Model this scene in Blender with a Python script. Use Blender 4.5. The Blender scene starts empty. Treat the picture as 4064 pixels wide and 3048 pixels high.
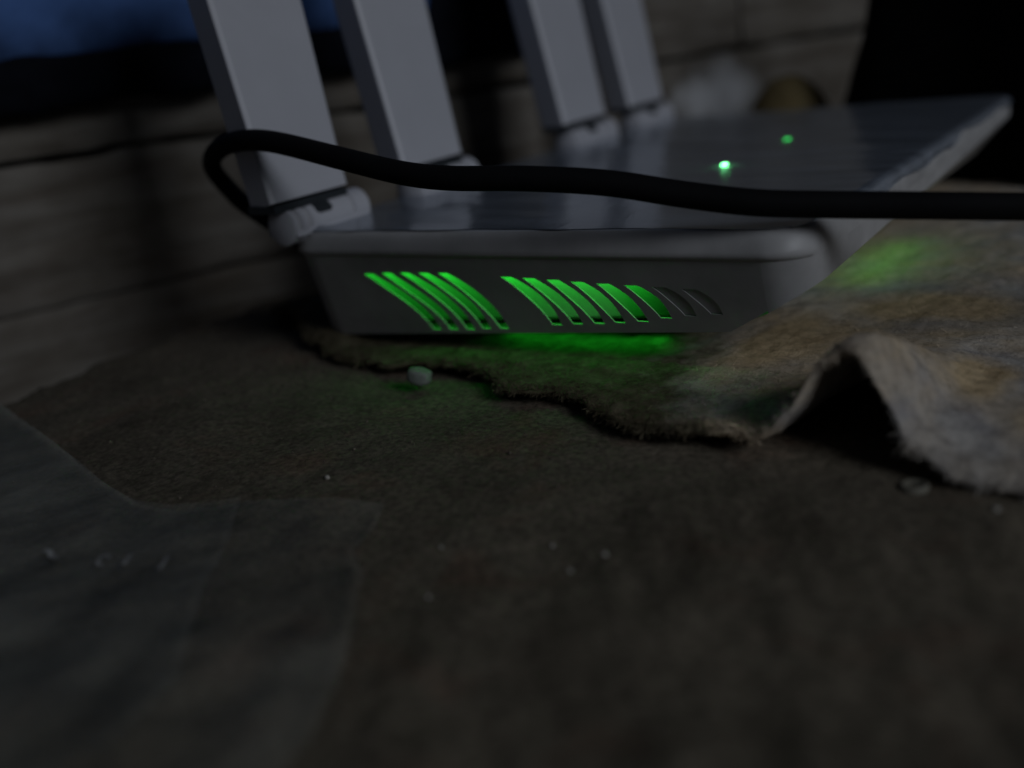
import bpy, bmesh, math, random
import numpy as np
from mathutils import Vector, Matrix, geometry

random.seed(7)
scene = bpy.context.scene
COL = scene.collection
S = 0.0008          # one design unit in metres (router about 18 cm long)
PI = math.pi

# ------------------------------------------------------------------ camera
PIT, ROL, YAW = 0.3215, -0.1306, -0.6254
CAM = Vector((205.26, -190.08, 68.17))
fw = Vector((math.sin(YAW)*math.cos(PIT), math.cos(YAW)*math.cos(PIT), -math.sin(PIT)))
rt = Vector((math.cos(YAW), -math.sin(YAW), 0))
up = rt.cross(fw)
cr = math.cos(ROL)*rt + math.sin(ROL)*up
cu = -math.sin(ROL)*rt + math.cos(ROL)*up
cd = bpy.data.cameras.new("camera")
cam = bpy.data.objects.new("camera", cd)
COL.objects.link(cam)
M = Matrix((cr, cu, -fw)).transposed().to_4x4()
M.translation = CAM*S
cam.matrix_world = M
cd.sensor_width = 36.0
cd.lens = 36.0*4131.57/4064.0
cd.clip_start = 0.01
cd.clip_end = 50
cd.dof.use_dof = True
cd.dof.focus_distance = 222*S
cd.dof.aperture_fstop = cd.lens/1000.0/(5.6*S)
scene.camera = cam

# ------------------------------------------------------------------ world, key light, exposure
w = bpy.data.worlds.new("World")
scene.world = w
w.use_nodes = True
bg = w.node_tree.nodes["Background"]
bg.inputs[0].default_value = (0.62, 0.74, 1.0, 1)
bg.inputs[1].default_value = 0.0115

def lamp(name, loc, target, power, color, sx, sy, spread=180):
    l = bpy.data.lights.new(name, 'AREA')
    l.shape = 'RECTANGLE'
    l.size, l.size_y = sx, sy
    l.energy = power
    l.color = color
    l.spread = math.radians(spread)
    o = bpy.data.objects.new(name, l)
    COL.objects.link(o)
    loc, target = Vector(loc), Vector(target)
    o.matrix_world = (target-loc).to_track_quat('-Z', 'Y').to_matrix().to_4x4()
    o.location = loc
    return o

KEY = Vector((0.86, -0.31, 0.445)).normalized()
kt = Vector((60, 60, 10))*S
lamp("window_light", kt + KEY*1.3, kt, 3.5, (0.86, 0.92, 1.0), 0.42, 0.40)

scene.view_settings.view_transform = 'Standard'
scene.view_settings.look = 'None'
scene.view_settings.exposure = 0
scene.view_settings.gamma = 1

# ------------------------------------------------------------------ helpers
def fbm_table(seed):
    return np.random.RandomState(seed).rand(256, 256)

_tabs = {}
def vnoise(x, y, seed=0):
    if seed not in _tabs: _tabs[seed] = fbm_table(seed)
    T = _tabs[seed]
    x = np.asarray(x, float); y = np.asarray(y, float)
    xi = np.floor(x).astype(int); yi = np.floor(y).astype(int)
    fx = x-xi; fy = y-yi
    fx = fx*fx*(3-2*fx); fy = fy*fy*(3-2*fy)
    a = T[xi % 256, yi % 256]; b = T[(xi+1) % 256, yi % 256]
    c = T[xi % 256, (yi+1) % 256]; d = T[(xi+1) % 256, (yi+1) % 256]
    return (a*(1-fx)+b*fx)*(1-fy)+(c*(1-fx)+d*fx)*fy - 0.5

def fbm(x, y, seed=0, oct=4, gain=0.5):
    r = 0; a = 1.0; f = 1.0
    for i in range(oct):
        r = r + a*vnoise(np.asarray(x)*f+17.3*i, np.asarray(y)*f+9.1*i, seed+i)
        a *= gain; f *= 2.03
    return r

def link(name, me, mat=None, parent=None):
    o = bpy.data.objects.new(name, me)
    COL.objects.link(o)
    if mat is not None:
        me.materials.append(mat)
    if parent is not None:
        o.parent = parent
    return o

def mesh(name, verts, faces, mat=None, parent=None, smooth=True, origin=None):
    """verts in design units; the object's origin sits at `origin` (design units)."""
    v = np.asarray(verts, float)
    me = bpy.data.meshes.new(name)
    org = Vector(origin) if origin is not None else Vector((0, 0, 0))
    base = np.array(org)
    me.from_pydata([tuple(p) for p in (v-base)*S], [], faces)
    if smooth:
        me.polygons.foreach_set("use_smooth", [True]*len(me.polygons))
    me.update()
    o = link(name, me, mat, parent)
    o.location = org*S
    return o

def from_bm(name, bm, mat=None, parent=None, smooth=False, origin=None):
    bmesh.ops.recalc_face_normals(bm, faces=bm.faces)
    vs = [tuple(v.co) for v in bm.verts]
    bm.verts.index_update()
    fs = [[v.index for v in f.verts] for f in bm.faces]
    bm.free()
    return mesh(name, vs, fs, mat, parent, smooth, origin)

def auto_smooth(o, deg=35):
    me = o.data
    bm = bmesh.new(); bm.from_mesh(me)
    for e in bm.edges:
        if len(e.link_faces) == 2 and e.calc_face_angle(0) > math.radians(deg):
            e.smooth = False
    for f in bm.faces: f.smooth = True
    bm.to_mesh(me); bm.free()

def empty(name, loc):
    o = bpy.data.objects.new(name, None)
    COL.objects.link(o)
    o.location = Vector(loc)*S
    o.empty_display_size = 0.01
    return o

def adopt(child, parent):
    """parent without moving"""
    child.parent = parent
    child.location = child.location - parent_world(parent)

def parent_world(p):
    l = Vector(p.location)
    while p.parent is not None:
        p = p.parent
        l += Vector(p.location)
    return l

def tag(o, label=None, cat=None, group=None, kind=None):
    if label: o["label"] = label
    if cat: o["category"] = cat
    if group: o["group"] = group
    if kind: o["kind"] = kind
    return o

def grid_faces(n, m):
    return [(i*m+j, (i+1)*m+j, (i+1)*m+j+1, i*m+j+1) for i in range(n-1) for j in range(m-1)]

# ------------------------------------------------------------------ materials
def mat(name):
    m = bpy.data.materials.new(name)
    m.use_nodes = True
    nt = m.node_tree
    return m, nt, nt.nodes["Principled BSDF"]

def node(nt, t, **kw):
    n = nt.nodes.new(t)
    for k, v in kw.items():
        setattr(n, k, v)
    return n

def coords(nt, scale=(1, 1, 1), rot=(0, 0, 0)):
    tc = node(nt, 'ShaderNodeTexCoord')
    mp = node(nt, 'ShaderNodeMapping')
    mp.inputs['Scale'].default_value = scale
    mp.inputs['Rotation'].default_value = rot
    nt.links.new(tc.outputs['Object'], mp.inputs['Vector'])
    return mp.outputs[0]

def noise(nt, vec, scale, detail=5, rough=0.6, dist=0.0):
    n = node(nt, 'ShaderNodeTexNoise')
    n.inputs['Scale'].default_value = scale
    n.inputs['Detail'].default_value = detail
    n.inputs['Roughness'].default_value = rough
    n.inputs['Distortion'].default_value = dist
    nt.links.new(vec, n.inputs['Vector'])
    return n.outputs['Fac']

def ramp(nt, fac, stops):
    r = node(nt, 'ShaderNodeValToRGB')
    el = r.color_ramp.elements
    while len(el) < len(stops): el.new(0.5)
    for e, (p, c) in zip(el, stops):
        e.position = p
        e.color = (*c, 1) if len(c) == 3 else c
    nt.links.new(fac, r.inputs['Fac'])
    return r.outputs['Color']

def mix(nt, fac, a, b, mode='MIX'):
    n = node(nt, 'ShaderNodeMix', data_type='RGBA', blend_type=mode)
    if isinstance(fac, (int, float)): n.inputs[0].default_value = fac
    else: nt.links.new(fac, n.inputs[0])
    for s, i in ((a, 6), (b, 7)):
        if isinstance(s, tuple): n.inputs[i].default_value = (*s, 1)
        else: nt.links.new(s, n.inputs[i])
    return n.outputs[2]

def bump(nt, bsdf, h, strength, dist):
    b = node(nt, 'ShaderNodeBump')
    b.inputs['Strength'].default_value = strength
    b.inputs['Distance'].default_value = dist
    nt.links.new(h, b.inputs['Height'])
    nt.links.new(b.outputs[0], bsdf.inputs['Normal'])

def simple(name, c, rough, spec=0.5, var=0.08, nscale=220, bstr=0.08):
    m, nt, b = mat(name)
    v = coords(nt)
    n = noise(nt, v, nscale, 4)
    lo = tuple(x*(1-var) for x in c); hi = tuple(min(1, x*(1+var)) for x in c)
    nt.links.new(ramp(nt, n, [(0.3, lo), (0.7, hi)]), b.inputs['Base Color'])
    b.inputs['Roughness'].default_value = rough
    b.inputs['Specular IOR Level'].default_value = spec
    if bstr: bump(nt, b, noise(nt, v, nscale*6, 3), bstr, 0.0002)
    return m

M_WHITE = simple("white_plastic", (0.505, 0.508, 0.555), 0.42, 0.4, 0.03, 90, 0.03)
M_SHELL = simple("shell_plastic", (0.42, 0.415, 0.42), 0.45, 0.4, 0.20, 60, 0.04)
M_TOP = simple("top_plastic", (0.46, 0.49, 0.55), 0.35, 0.5, 0.10, 60, 0.03)
M_DARK = simple("dark_recess", (0.03, 0.035, 0.04), 0.6, 0.2, 0.1, 200, 0)
M_FOOT = simple("rubber", (0.02, 0.02, 0.02), 0.8, 0.2, 0.1, 200, 0)
M_CABLE = simple("cable_sheath", (0.006, 0.006, 0.007), 0.75, 0.10, 0.15, 150, 0.05)
M_BLACK = simple("black_fabric", (0.006, 0.006, 0.006), 0.9, 0.06, 0.3, 160, 0.4)
M_PANEL = simple("diffuser_panel", (0.30, 0.30, 0.30), 0.6, 0.2, 0.04, 200, 0)

def emit(name, col, strength):
    m, nt, b = mat(name)
    b.inputs['Base Color'].default_value = (0.05, 0.3, 0.1, 1)
    b.inputs['Emission Color'].default_value = (*col, 1)
    b.inputs['Emission Strength'].default_value = strength
    b.inputs['Roughness'].default_value = 0.3
    return m
M_LED1 = emit("bright_lens", (0.18, 1.0, 0.32), 20.0)
M_LED1R = emit("bright_lens_rim", (0.03, 1.0, 0.12), 0.55)
M_LED2 = emit("green_lens", (0.04, 0.95, 0.15), 1.3)

# glossy protective film
def film_mat():
    m, nt, b = mat("clear_film")
    nt.nodes.remove(b)
    out = nt.nodes["Material Output"]
    v = coords(nt)
    tr = node(nt, 'ShaderNodeBsdfTransparent')
    tr.inputs[0].default_value = (0.93, 0.95, 0.97, 1)
    gl = node(nt, 'ShaderNodeBsdfGlossy')
    gl.inputs['Color'].default_value = (0.95, 0.97, 1, 1)
    gl.inputs['Roughness'].default_value = 0.17
    fr = node(nt, 'ShaderNodeFresnel')
    fr.inputs['IOR'].default_value = 2.6
    bp = node(nt, 'ShaderNodeBump')
    bp.inputs['Strength'].default_value = 0.22
    bp.inputs['Distance'].default_value = 0.0006
    v2 = coords(nt, (110, 26, 70), (0, 0, 0.9))
    n1 = noise(nt, v2, 1.0, 3, 0.55, 1.0)
    nt.links.new(n1, bp.inputs['Height'])
    nt.links.new(bp.outputs[0], gl.inputs['Normal'])
    df = node(nt, 'ShaderNodeBsdfDiffuse')
    df.inputs[0].default_value = (0.58, 0.66, 0.80, 1)
    dust = ramp(nt, noise(nt, coords(nt, (40, 160, 40), (0, 0, 0.5)), 1.0, 5, 0.6), [(0.40, (0.26,)*3), (0.75, (0.42,)*3)])
    m0 = node(nt, 'ShaderNodeMixShader')
    nt.links.new(dust, m0.inputs[0])
    nt.links.new(tr.outputs[0], m0.inputs[1]); nt.links.new(df.outputs[0], m0.inputs[2])
    ms = node(nt, 'ShaderNodeMixShader')
    nt.links.new(fr.outputs[0], ms.inputs[0])
    nt.links.new(m0.outputs[0], ms.inputs[1]); nt.links.new(gl.outputs[0], ms.inputs[2])
    nt.links.new(ms.outputs[0], out.inputs['Surface'])
    return m
M_FILM = film_mat()

def bag_mat():
    m, nt, b = mat("thin_clear_plastic")
    nt.nodes.remove(b)
    out = nt.nodes["Material Output"]
    tr = node(nt, 'ShaderNodeBsdfTransparent')
    tr.inputs[0].default_value = (0.985, 0.99, 0.985, 1)
    gl = node(nt, 'ShaderNodeBsdfGlossy')
    gl.inputs['Roughness'].default_value = 0.35
    gl.inputs['Color'].default_value = (0.8, 0.9, 0.9, 1)
    df = node(nt, 'ShaderNodeBsdfDiffuse')
    df.inputs[0].default_value = (0.66, 0.67, 0.60, 1)
    m0 = node(nt, 'ShaderNodeMixShader')
    fac = ramp(nt, noise(nt, coords(nt), 26, 5, 0.62, 0.8), [(0.33, (0.045,)*3), (0.52, (0.085,)*3), (0.70, (0.15,)*3)])
    nt.links.new(fac, m0.inputs[0])
    nt.links.new(tr.outputs[0], m0.inputs[1]); nt.links.new(df.outputs[0], m0.inputs[2])
    ms = node(nt, 'ShaderNodeMixShader')
    fr = node(nt, 'ShaderNodeFresnel'); fr.inputs['IOR'].default_value = 1.10
    nt.links.new(fr.outputs[0], ms.inputs[0])
    nt.links.new(m0.outputs[0], ms.inputs[1]); nt.links.new(gl.outputs[0], ms.inputs[2])
    nt.links.new(ms.outputs[0], out.inputs['Surface'])
    return m
M_BAG = bag_mat()
M_PRINT = simple("white_print", (0.26, 0.26, 0.26), 0.7, 0.2, 0.4, 400, 0)

def ground_mat():
    m, nt, b = mat("earth_floor")
    v = coords(nt)
    base = ramp(nt, noise(nt, v, 28, 6, 0.65), [(0.30, (0.092, 0.076, 0.056)), (0.5, (0.142, 0.121, 0.091)), (0.72, (0.20, 0.168, 0.125))])
    red = ramp(nt, noise(nt, v, 60, 4, 0.6, 0.5), [(0.54, (0, 0, 0)), (0.72, (0.7, 0.7, 0.7))])
    c = mix(nt, red, base, (0.165, 0.105, 0.075))
    fine = ramp(nt, noise(nt, v, 900, 4, 0.7), [(0.3, (0.50,)*3), (0.7, (1.45,)*3)])
    c = mix(nt, 1.0, c, fine, 'MULTIPLY')
    nt.links.new(c, b.inputs['Base Color'])
    b.inputs['Roughness'].default_value = 0.95
    b.inputs['Specular IOR Level'].default_value = 0.12
    bump(nt, b, noise(nt, v, 1400, 5, 0.75), 0.55, 0.0009)
    return m
M_GROUND = ground_mat()

def felt_mat(name="felt", hair=False):
    m, nt, b = mat(name)
    v = coords(nt)
    n1 = noise(nt, v, 26, 5, 0.6, 0.6)
    grey = ramp(nt, noise(nt, v, 180, 5, 0.7), [(0.3, (0.36, 0.34, 0.35)), (0.55, (0.56, 0.53, 0.50)), (0.75, (0.68, 0.64, 0.60))])
    tan = ramp(nt, noise(nt, v, 160, 4, 0.7), [(0.3, (0.58, 0.43, 0.255)), (0.7, (0.82, 0.64, 0.40))])
    fac = ramp(nt, n1, [(0.38, (0, 0, 0)), (0.62, (0.92, 0.92, 0.92))])
    def stain(u, v_, ru, rv, f):
        # one tan stain of its own shape, in the mat's own coordinates
        mp = node(nt, 'ShaderNodeMapping')
        mp.vector_type = 'TEXTURE'
        mp.inputs['Location'].default_value = ((u-120)*S, (v_-60)*S, 0)
        mp.inputs['Scale'].default_value = (ru*S, rv*S, 1)
        wv = node(nt, 'ShaderNodeVectorMath', operation='ADD')
        nz = node(nt, 'ShaderNodeTexNoise'); nz.inputs['Scale'].default_value = 75; nz.inputs['Detail'].default_value = 4
        nt.links.new(v, nz.inputs['Vector'])
        sc = node(nt, 'ShaderNodeVectorMath', operation='MULTIPLY_ADD')
        sc.inputs[1].default_value = (0.012, 0.012, 0); sc.inputs[2].default_value = (-0.006, -0.006, 0)
        nt.links.new(nz.outputs['Color'], sc.inputs[0])
        nt.links.new(v, wv.inputs[0]); nt.links.new(sc.outputs[0], wv.inputs[1])
        nt.links.new(wv.outputs[0], mp.inputs['Vector'])
        ln = node(nt, 'ShaderNodeVectorMath', operation='LENGTH')
        sp_ = node(nt, 'ShaderNodeVectorMath', operation='MULTIPLY'); sp_.inputs[1].default_value = (1, 1, 0)
        nt.links.new(mp.outputs[0], sp_.inputs[0]); nt.links.new(sp_.outputs[0], ln.inputs[0])
        rr = ramp(nt, ln.outputs['Value'], [(0.45, (1, 1, 1)), (1.0, (0, 0, 0))])
        return mix(nt, 1.0, f, rr, 'LIGHTEN')
    for st_ in ((123, 30, 16, 34), (150, 60, 30, 18), (169, 12, 9, 18)):
        fac = stain(*st_, fac)
    c = mix(nt, fac, grey, tan)
    # shade over the left and front of the mat, painted in as brown
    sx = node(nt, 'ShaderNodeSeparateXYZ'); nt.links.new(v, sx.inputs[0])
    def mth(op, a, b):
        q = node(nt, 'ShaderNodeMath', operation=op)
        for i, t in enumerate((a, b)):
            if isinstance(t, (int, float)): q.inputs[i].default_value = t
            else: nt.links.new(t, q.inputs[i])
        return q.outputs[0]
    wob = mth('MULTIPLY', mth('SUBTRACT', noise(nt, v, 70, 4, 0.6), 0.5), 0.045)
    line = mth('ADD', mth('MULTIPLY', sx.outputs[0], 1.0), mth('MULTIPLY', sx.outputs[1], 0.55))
    shade_mask = ramp(nt, mth('ADD', mth('MULTIPLY', mth('ADD', line, wob), 22.0), 1.05), [(0.22, (1, 1, 1)), (0.50, (0, 0, 0))])
    shade_col = ramp(nt, noise(nt, v, 240, 4, 0.7), [(0.3, (0.085, 0.068, 0.042)), (0.7, (0.19, 0.165, 0.11))])
    c = mix(nt, shade_mask, c, shade_col)
    sp = ramp(nt, noise(nt, v, 420, 3, 0.8), [(0.30, (0.62,)*3), (0.55, (1, 1, 1))])
    c = mix(nt, 1.0, c, sp, 'MULTIPLY')
    nt.links.new(c, b.inputs['Base Color'])
    b.inputs['Roughness'].default_value = 1.0
    b.inputs['Specular IOR Level'].default_value = 0.05
    if not hair: bump(nt, b, noise(nt, v, 1100, 5, 0.8), 0.7, 0.0010)
    return m
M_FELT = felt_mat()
M_FIBRE = felt_mat("felt_fibre", True)

def wood_mat(seed):
    m, nt, b = mat("weathered_board")
    v = coords(nt, (14, 14, 150))      # board runs along local X
    n = noise(nt, v, 1.0, 6, 0.65, 0.8)
    c = ramp(nt, n, [(0.25, (0.10, 0.082, 0.066)), (0.5, (0.175, 0.158, 0.138)), (0.75, (0.25, 0.235, 0.212))])
    v2 = coords(nt)
    bl = ramp(nt, noise(nt, v2, 24, 4, 0.6), [(0.3, (0.60, 0.56, 0.50)), (0.7, (1.22, 1.22, 1.22))])
    c = mix(nt, 1.0, c, bl, 'MULTIPLY')
    if seed == 1:      # a pale soft-edged patch on this board
        mp = node(nt, 'ShaderNodeMapping'); mp.vector_type = 'TEXTURE'
        mp.inputs['Location'].default_value = (-86*S, 0, 86*S)
        mp.inputs['Scale'].default_value = (33*S, 1, 21*S)
        nt.links.new(v2, mp.inputs['Vector'])
        fl = node(nt, 'ShaderNodeVectorMath', operation='MULTIPLY'); fl.inputs[1].default_value = (1, 0, 1)
        nt.links.new(mp.outputs[0], fl.inputs[0])
        ln = node(nt, 'ShaderNodeVectorMath', operation='LENGTH'); nt.links.new(fl.outputs[0], ln.inputs[0])
        ad = node(nt, 'ShaderNodeMath', operation='MULTIPLY_ADD')
        nt.links.new(noise(nt, v2, 60, 4, 0.6), ad.inputs[0]); ad.inputs[1].default_value = 0.75
        sc7 = node(nt, 'ShaderNodeMath', operation='MULTIPLY'); sc7.inputs[1].default_value = 0.65
        nt.links.new(ln.outputs['Value'], sc7.inputs[0]); nt.links.new(sc7.outputs[0], ad.inputs[2])
        pf = ramp(nt, ad.outputs[0], [(0.60, (1, 1, 1)), (1.0, (0, 0, 0))])
        c = mix(nt, pf, c, (0.84, 0.85, 0.88))
    nt.links.new(c, b.inputs['Base Color'])
    b.inputs['Roughness'].default_value = 0.85
    b.inputs['Specular IOR Level'].default_value = 0.2
    bump(nt, b, n, 0.5, 0.0012)
    return m
M_WOOD = wood_mat(0)
M_CHIP = simple("pale_plaster", (0.20, 0.22, 0.20), 0.9, 0.1, 0.25, 300, 0.3)
M_GRIT = simple("white_grit", (0.40, 0.38, 0.34), 0.85, 0.15, 0.25, 500, 0.2)
def blue_mat():
    m, nt, b = mat("blue_fabric")
    v = coords(nt)
    c = ramp(nt, noise(nt, v, 35, 4), [(0.3, (0.065, 0.135, 0.34)), (0.7, (0.11, 0.22, 0.54))])
    sx = node(nt, 'ShaderNodeSeparateXYZ'); nt.links.new(v, sx.inputs[0])
    ma = node(nt, 'ShaderNodeMath', operation='MULTIPLY_ADD')
    nt.links.new(noise(nt, v, 50, 4, 0.6), ma.inputs[0]); ma.inputs[1].default_value = 0.030
    nt.links.new(sx.outputs[2], ma.inputs[2])
    # shading under the bulge, painted dark into the lower part of the cloth
    f = ramp(nt, ma.outputs[0], [(0.014, (1, 1, 1)), (0.036, (0, 0, 0))])
    nt.links.new(mix(nt, f, c, (0.006, 0.008, 0.013)), b.inputs['Base Color'])
    b.inputs['Roughness'].default_value = 0.85
    b.inputs['Specular IOR Level'].default_value = 0.1
    return m
M_BLUE = blue_mat()
M_LUMP = simple("olive_brown_skin", (0.25, 0.19, 0.09), 0.7, 0.2, 0.25, 50, 0.2)
M_WOOD_PALE = wood_mat(1)

# ------------------------------------------------------------------ ground
WT = math.radians(22)
WD = np.array([math.sin(WT), math.cos(WT)])       # along the wall
WN = np.array([math.cos(WT), -math.sin(WT)])      # out of the wall
WP = np.array([-40.0, 223.0])
def wall_u(v):                                    # u of the wall face at depth v
    return WP[0] + (np.asarray(v)-WP[1])*math.tan(WT)

GZ = -10.0
def ground_z(u, v):
    u = np.asarray(u, float); v = np.asarray(v, float)
    z = GZ + 2.0*fbm(u/45, v/45, 3, 3) + 0.62*fbm(u/11, v/11, 5, 3) + 0.26*fbm(u/2.2, v/2.2, 9, 2)
    # worn finger-like hollows running towards the viewer on the right
    a = u*0.6 - v*0.8; p = u*0.8 + v*0.6
    k = np.clip((u-105)/30, 0, 1)*np.clip((-30-v)/15, 0, 1)
    z = z + k*(2.3*fbm(p/11, a/34, 21, 3) + 0.7*fbm(p/4.5, a/13, 25, 3))
    # ragged broken rim on the left, beyond it the floor falls away
    rim = np.maximum(-72 + 7*fbm(v/14, u*0+2, 31, 3), wall_u(v)+9)
    rim = rim + 1.3*fbm(v/2.5, u*0+5, 33, 2)
    d = np.clip((rim-u)/4.0, 0, 1)
    z = z - 34*d*d*(3-2*d) - 1.2*np.exp(-((u-rim)/3.0)**2)*0
    return z

def build_ground():
    us = np.concatenate([np.arange(-125, 270, 1.15), np.arange(270, 421, 6)])
    vs = np.concatenate([np.arange(-260, -165, 6), np.arange(-165, 110, 1.15), np.arange(110, 420, 5)])
    U, V = np.meshgrid(us, vs, indexing='ij')
    Z = ground_z(U, V)
    o = mesh("ground", np.stack([U, V, Z], -1).reshape(-1, 3), grid_faces(len(us), len(vs)), M_GROUND)
    tag(o, "rough brown earth floor with a broken rim", kind="structure")
build_ground()

# ------------------------------------------------------------------ plank wall
def build_wall():
    root = empty("plank_wall", (WP[0], WP[1], -60))
    tag(root, "weathered grey board wall running behind the antennas", "wall")
    rot = math.atan2(WD[1], WD[0])
    rows = [(-100.5, -51.6, [-420, 320]), (-50.4, -1.9, [-420, -60, 320]), (-0.3, 46.6, [-420, 30, 320]),
            (48.9, 96.5, [-420, 108, 320]), (98.5, 146, [-420, -150, 320]), (148, 196, [-420, 90, 320])]
    k = 0
    for z0, z1, cuts in rows:
        for a, b in zip(cuts[:-1], cuts[1:]):
            k += 1
            a2, b2 = a+0.8, b-0.8
            n = max(8, int((b2-a2)/3)); mm = 22
            # profile runs round the front: back-bottom, front face, back-top
            prof = [(-11, 0)] + [(0, t) for t in np.linspace(0, 1, mm)] + [(-11, 1)]
            vs = []
            for s in np.linspace(a2, b2, n):
                for (dd, t) in prof:
                    wob = 1.9*fbm(s/24, k*7.7, 41, 4)
                    zz = z0 + (z1-z0)*t + (wob if t > 0.5 else 1.5*fbm(s/22, k*3.3+50, 44, 4))
                    edge = min(t, 1-t)*(z1-z0)
                    off = dd
                    if dd == 0:
                        off = -1.6*math.exp(-edge/1.3) + float(1.7*fbm(s/30, zz/7, 47+k, 4)) + 0.5*float(fbm(s/70, k*5, 51, 2))
                    vs.append((s, off, zz+60))
            vs = np.array(vs)
            P = len(prof)
            fs = grid_faces(n, P) + [tuple(range(P))[::-1], tuple(range((n-1)*P, n*P))]
            mid = (a2+b2)/2
            vs[:, 0] -= mid
            me = bpy.data.meshes.new("plank")
            # local: x along the wall, y out of the wall towards the back is negative
            pts = [(p[0]*S, -p[1]*S, p[2]*S) for p in vs]
            me.from_pydata(pts, [], [f[::-1] for f in fs])
            me.update()
            o = link("plank", me, M_WOOD_PALE if (z0 == -0.3 and a == 30) else M_WOOD, root)
            if z0 == -0.3 and a == 30: o["label"] = "board with a pale patch"
            o.rotation_euler = (0, 0, rot)
            o.location = Vector((WD[0]*mid, WD[1]*mid, 0))*S
            auto_smooth(o, 50)
    # dark backing added behind the joints to block light
    bm = bmesh.new()
    bmesh.ops.create_cube(bm, size=1)
    for v in bm.verts:
        v.co = Vector((v.co.x*760, v.co.y*4+13.5, v.co.z*300+110))
    b = from_bm("light_block", bm, M_BLACK, root)
    b.rotation_euler = (0, 0, rot)
build_wall()
def on_wall(s, out, z):
    return (WP[0]+WD[0]*s+WN[0]*out, WP[1]+WD[1]*s+WN[1]*out, z)

# ------------------------------------------------------------------ blue bag hanging in front of the wall
def build_blue():
    root = empty("blue_bag", on_wall(-180, 12, 62))
    tag(root, "dark blue fabric bag with black lower edge hung on the wall", "bag")
    def skin(name, s0, s1, zfun, depth, m, seed, ns=90, nt=40):
        vs = []
        for s in np.linspace(s0, s1, ns):
            z0, z1 = zfun(s)
            ends = min(1, (s-s0)/14.0, (s1-s)/14.0)
            ends = math.sqrt(max(0.0, ends))
            for k in range(nt):
                a = 2*PI*k/nt
                d = depth*(0.5+0.5*math.copysign(abs(math.cos(a))**0.6, math.cos(a)))*max(0.05, ends)
                zz = (z0+z1)/2 + (z1-z0)/2*math.copysign(abs(math.sin(a))**0.75, math.sin(a))
                d += 3.0*float(fbm(s/28, zz/22, seed, 3))*ends if math.cos(a) > 0 else 0
                vs.append(on_wall(s, 2.5+max(0, d), zz))
        fs = []
        for i in range(ns-1):
            for k in range(nt):
                fs.append((i*nt+k, (i+1)*nt+k, (i+1)*nt+(k+1) % nt, i*nt+(k+1) % nt))
        fs += [tuple(range(nt)), tuple(range((ns-1)*nt, ns*nt))[::-1]]
        o = mesh(name, vs, fs, m, None, True, on_wall((s0+s1)/2, 5, 70))
        adopt(o, root)
        return o
    skin("body", -330, -62, lambda s: (78+1.5*float(fbm(s/20, 1, 71, 3))*2, 175), 15, M_BLUE, 72)
    M_NAVY = simple('navy_black_fabric', (0.006, 0.007, 0.011), 0.9, 0.06, 0.3, 160, 0.4)
    h = skin("hem", -330, -22, lambda s: (63.5+3.2*float(fbm(s/16, 4, 75, 3)) - (4 if s > -90 else 0), 80+4*float(fbm(s/30, 9, 77, 3)) + max(0, min(1, (s+85)/14))*95), 13, M_NAVY, 78)
    h["label"] = "black lower edge and side of the bag"
build_blue()

# ------------------------------------------------------------------ felt mat
FE = [(-52, 37), (-40, 29), (-30, 24), (-18, 18), (-6, 9), (4, 4), (9, 3), (18, 2), (28, -1), (37, 1), (47, 2), (57, 2), (64, -4), (71, -10), (78, -12),
      (86, -11), (95, -14), (103, -20), (112, -24), (118, -24), (124, -26), (131, -25), (139, -25), (163, -23), (172, -26.5), (183, -28), (205, -30), (335, -36)]
FX = np.array([p[0] for p in FE], float); FY = np.array([p[1] for p in FE], float)
def front_v(u):
    u = np.asarray(u, float)
    return np.interp(u, FX, FY) + 2.4*fbm(u/5.5, u*0+3, 81, 3) + 0.8*fbm(u/1.3, u*0+8, 83, 2)
HU = np.array([118, 139, 145.0, 149.0, 153.0, 156.5, 158.8, 161.5, 164.0, 172, 186.0])
HZ = np.array([0, 0.6, 6.6, 14.2, 17.0, 16.8, 12.4, 7.2, 2.4, 0.2, 0.0])
def mat_z(u, v):
    u = np.asarray(u, float); v = np.asarray(v, float)
    z = -6.6 + 1.3*np.clip((u-20)/110, 0, 1) + 0*u
    z = z + 1.6*fbm(u/26, v/26, 85, 3)*np.clip((np.maximum(u-140, -v)+12)/25, 0.25, 1) + 0.7*fbm(u/5, v/5, 87, 3) + 0.45*fbm(u/1.7, v/1.7, 89, 2)
    fv = np.interp(u, FX, FY)
    d = v - fv
    # arched fold at the front, fading towards the back
    uu = u - np.clip(d, 0, 60)*0.10
    h = np.interp(uu, HU, HZ)
    z = z + h*np.exp(-np.clip(d-4, 0, 200)**2/(2*21.0**2))
    # rucked-up lump beside the router's left corner
    z = z + 7.5*np.exp(-((u+22)/17.0)**2-((v-27)/10.0)**2) + 3.0*np.exp(-((u+2)/10.0)**2-((v-13)/6.0)**2)
    # soft drape to the front right
    z = z - 2.0*np.clip((u-163)/12, 0, 1)*np.exp(-np.clip(d, 0, 99)/14.0)
    # flattened below the router
    return z

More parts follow.
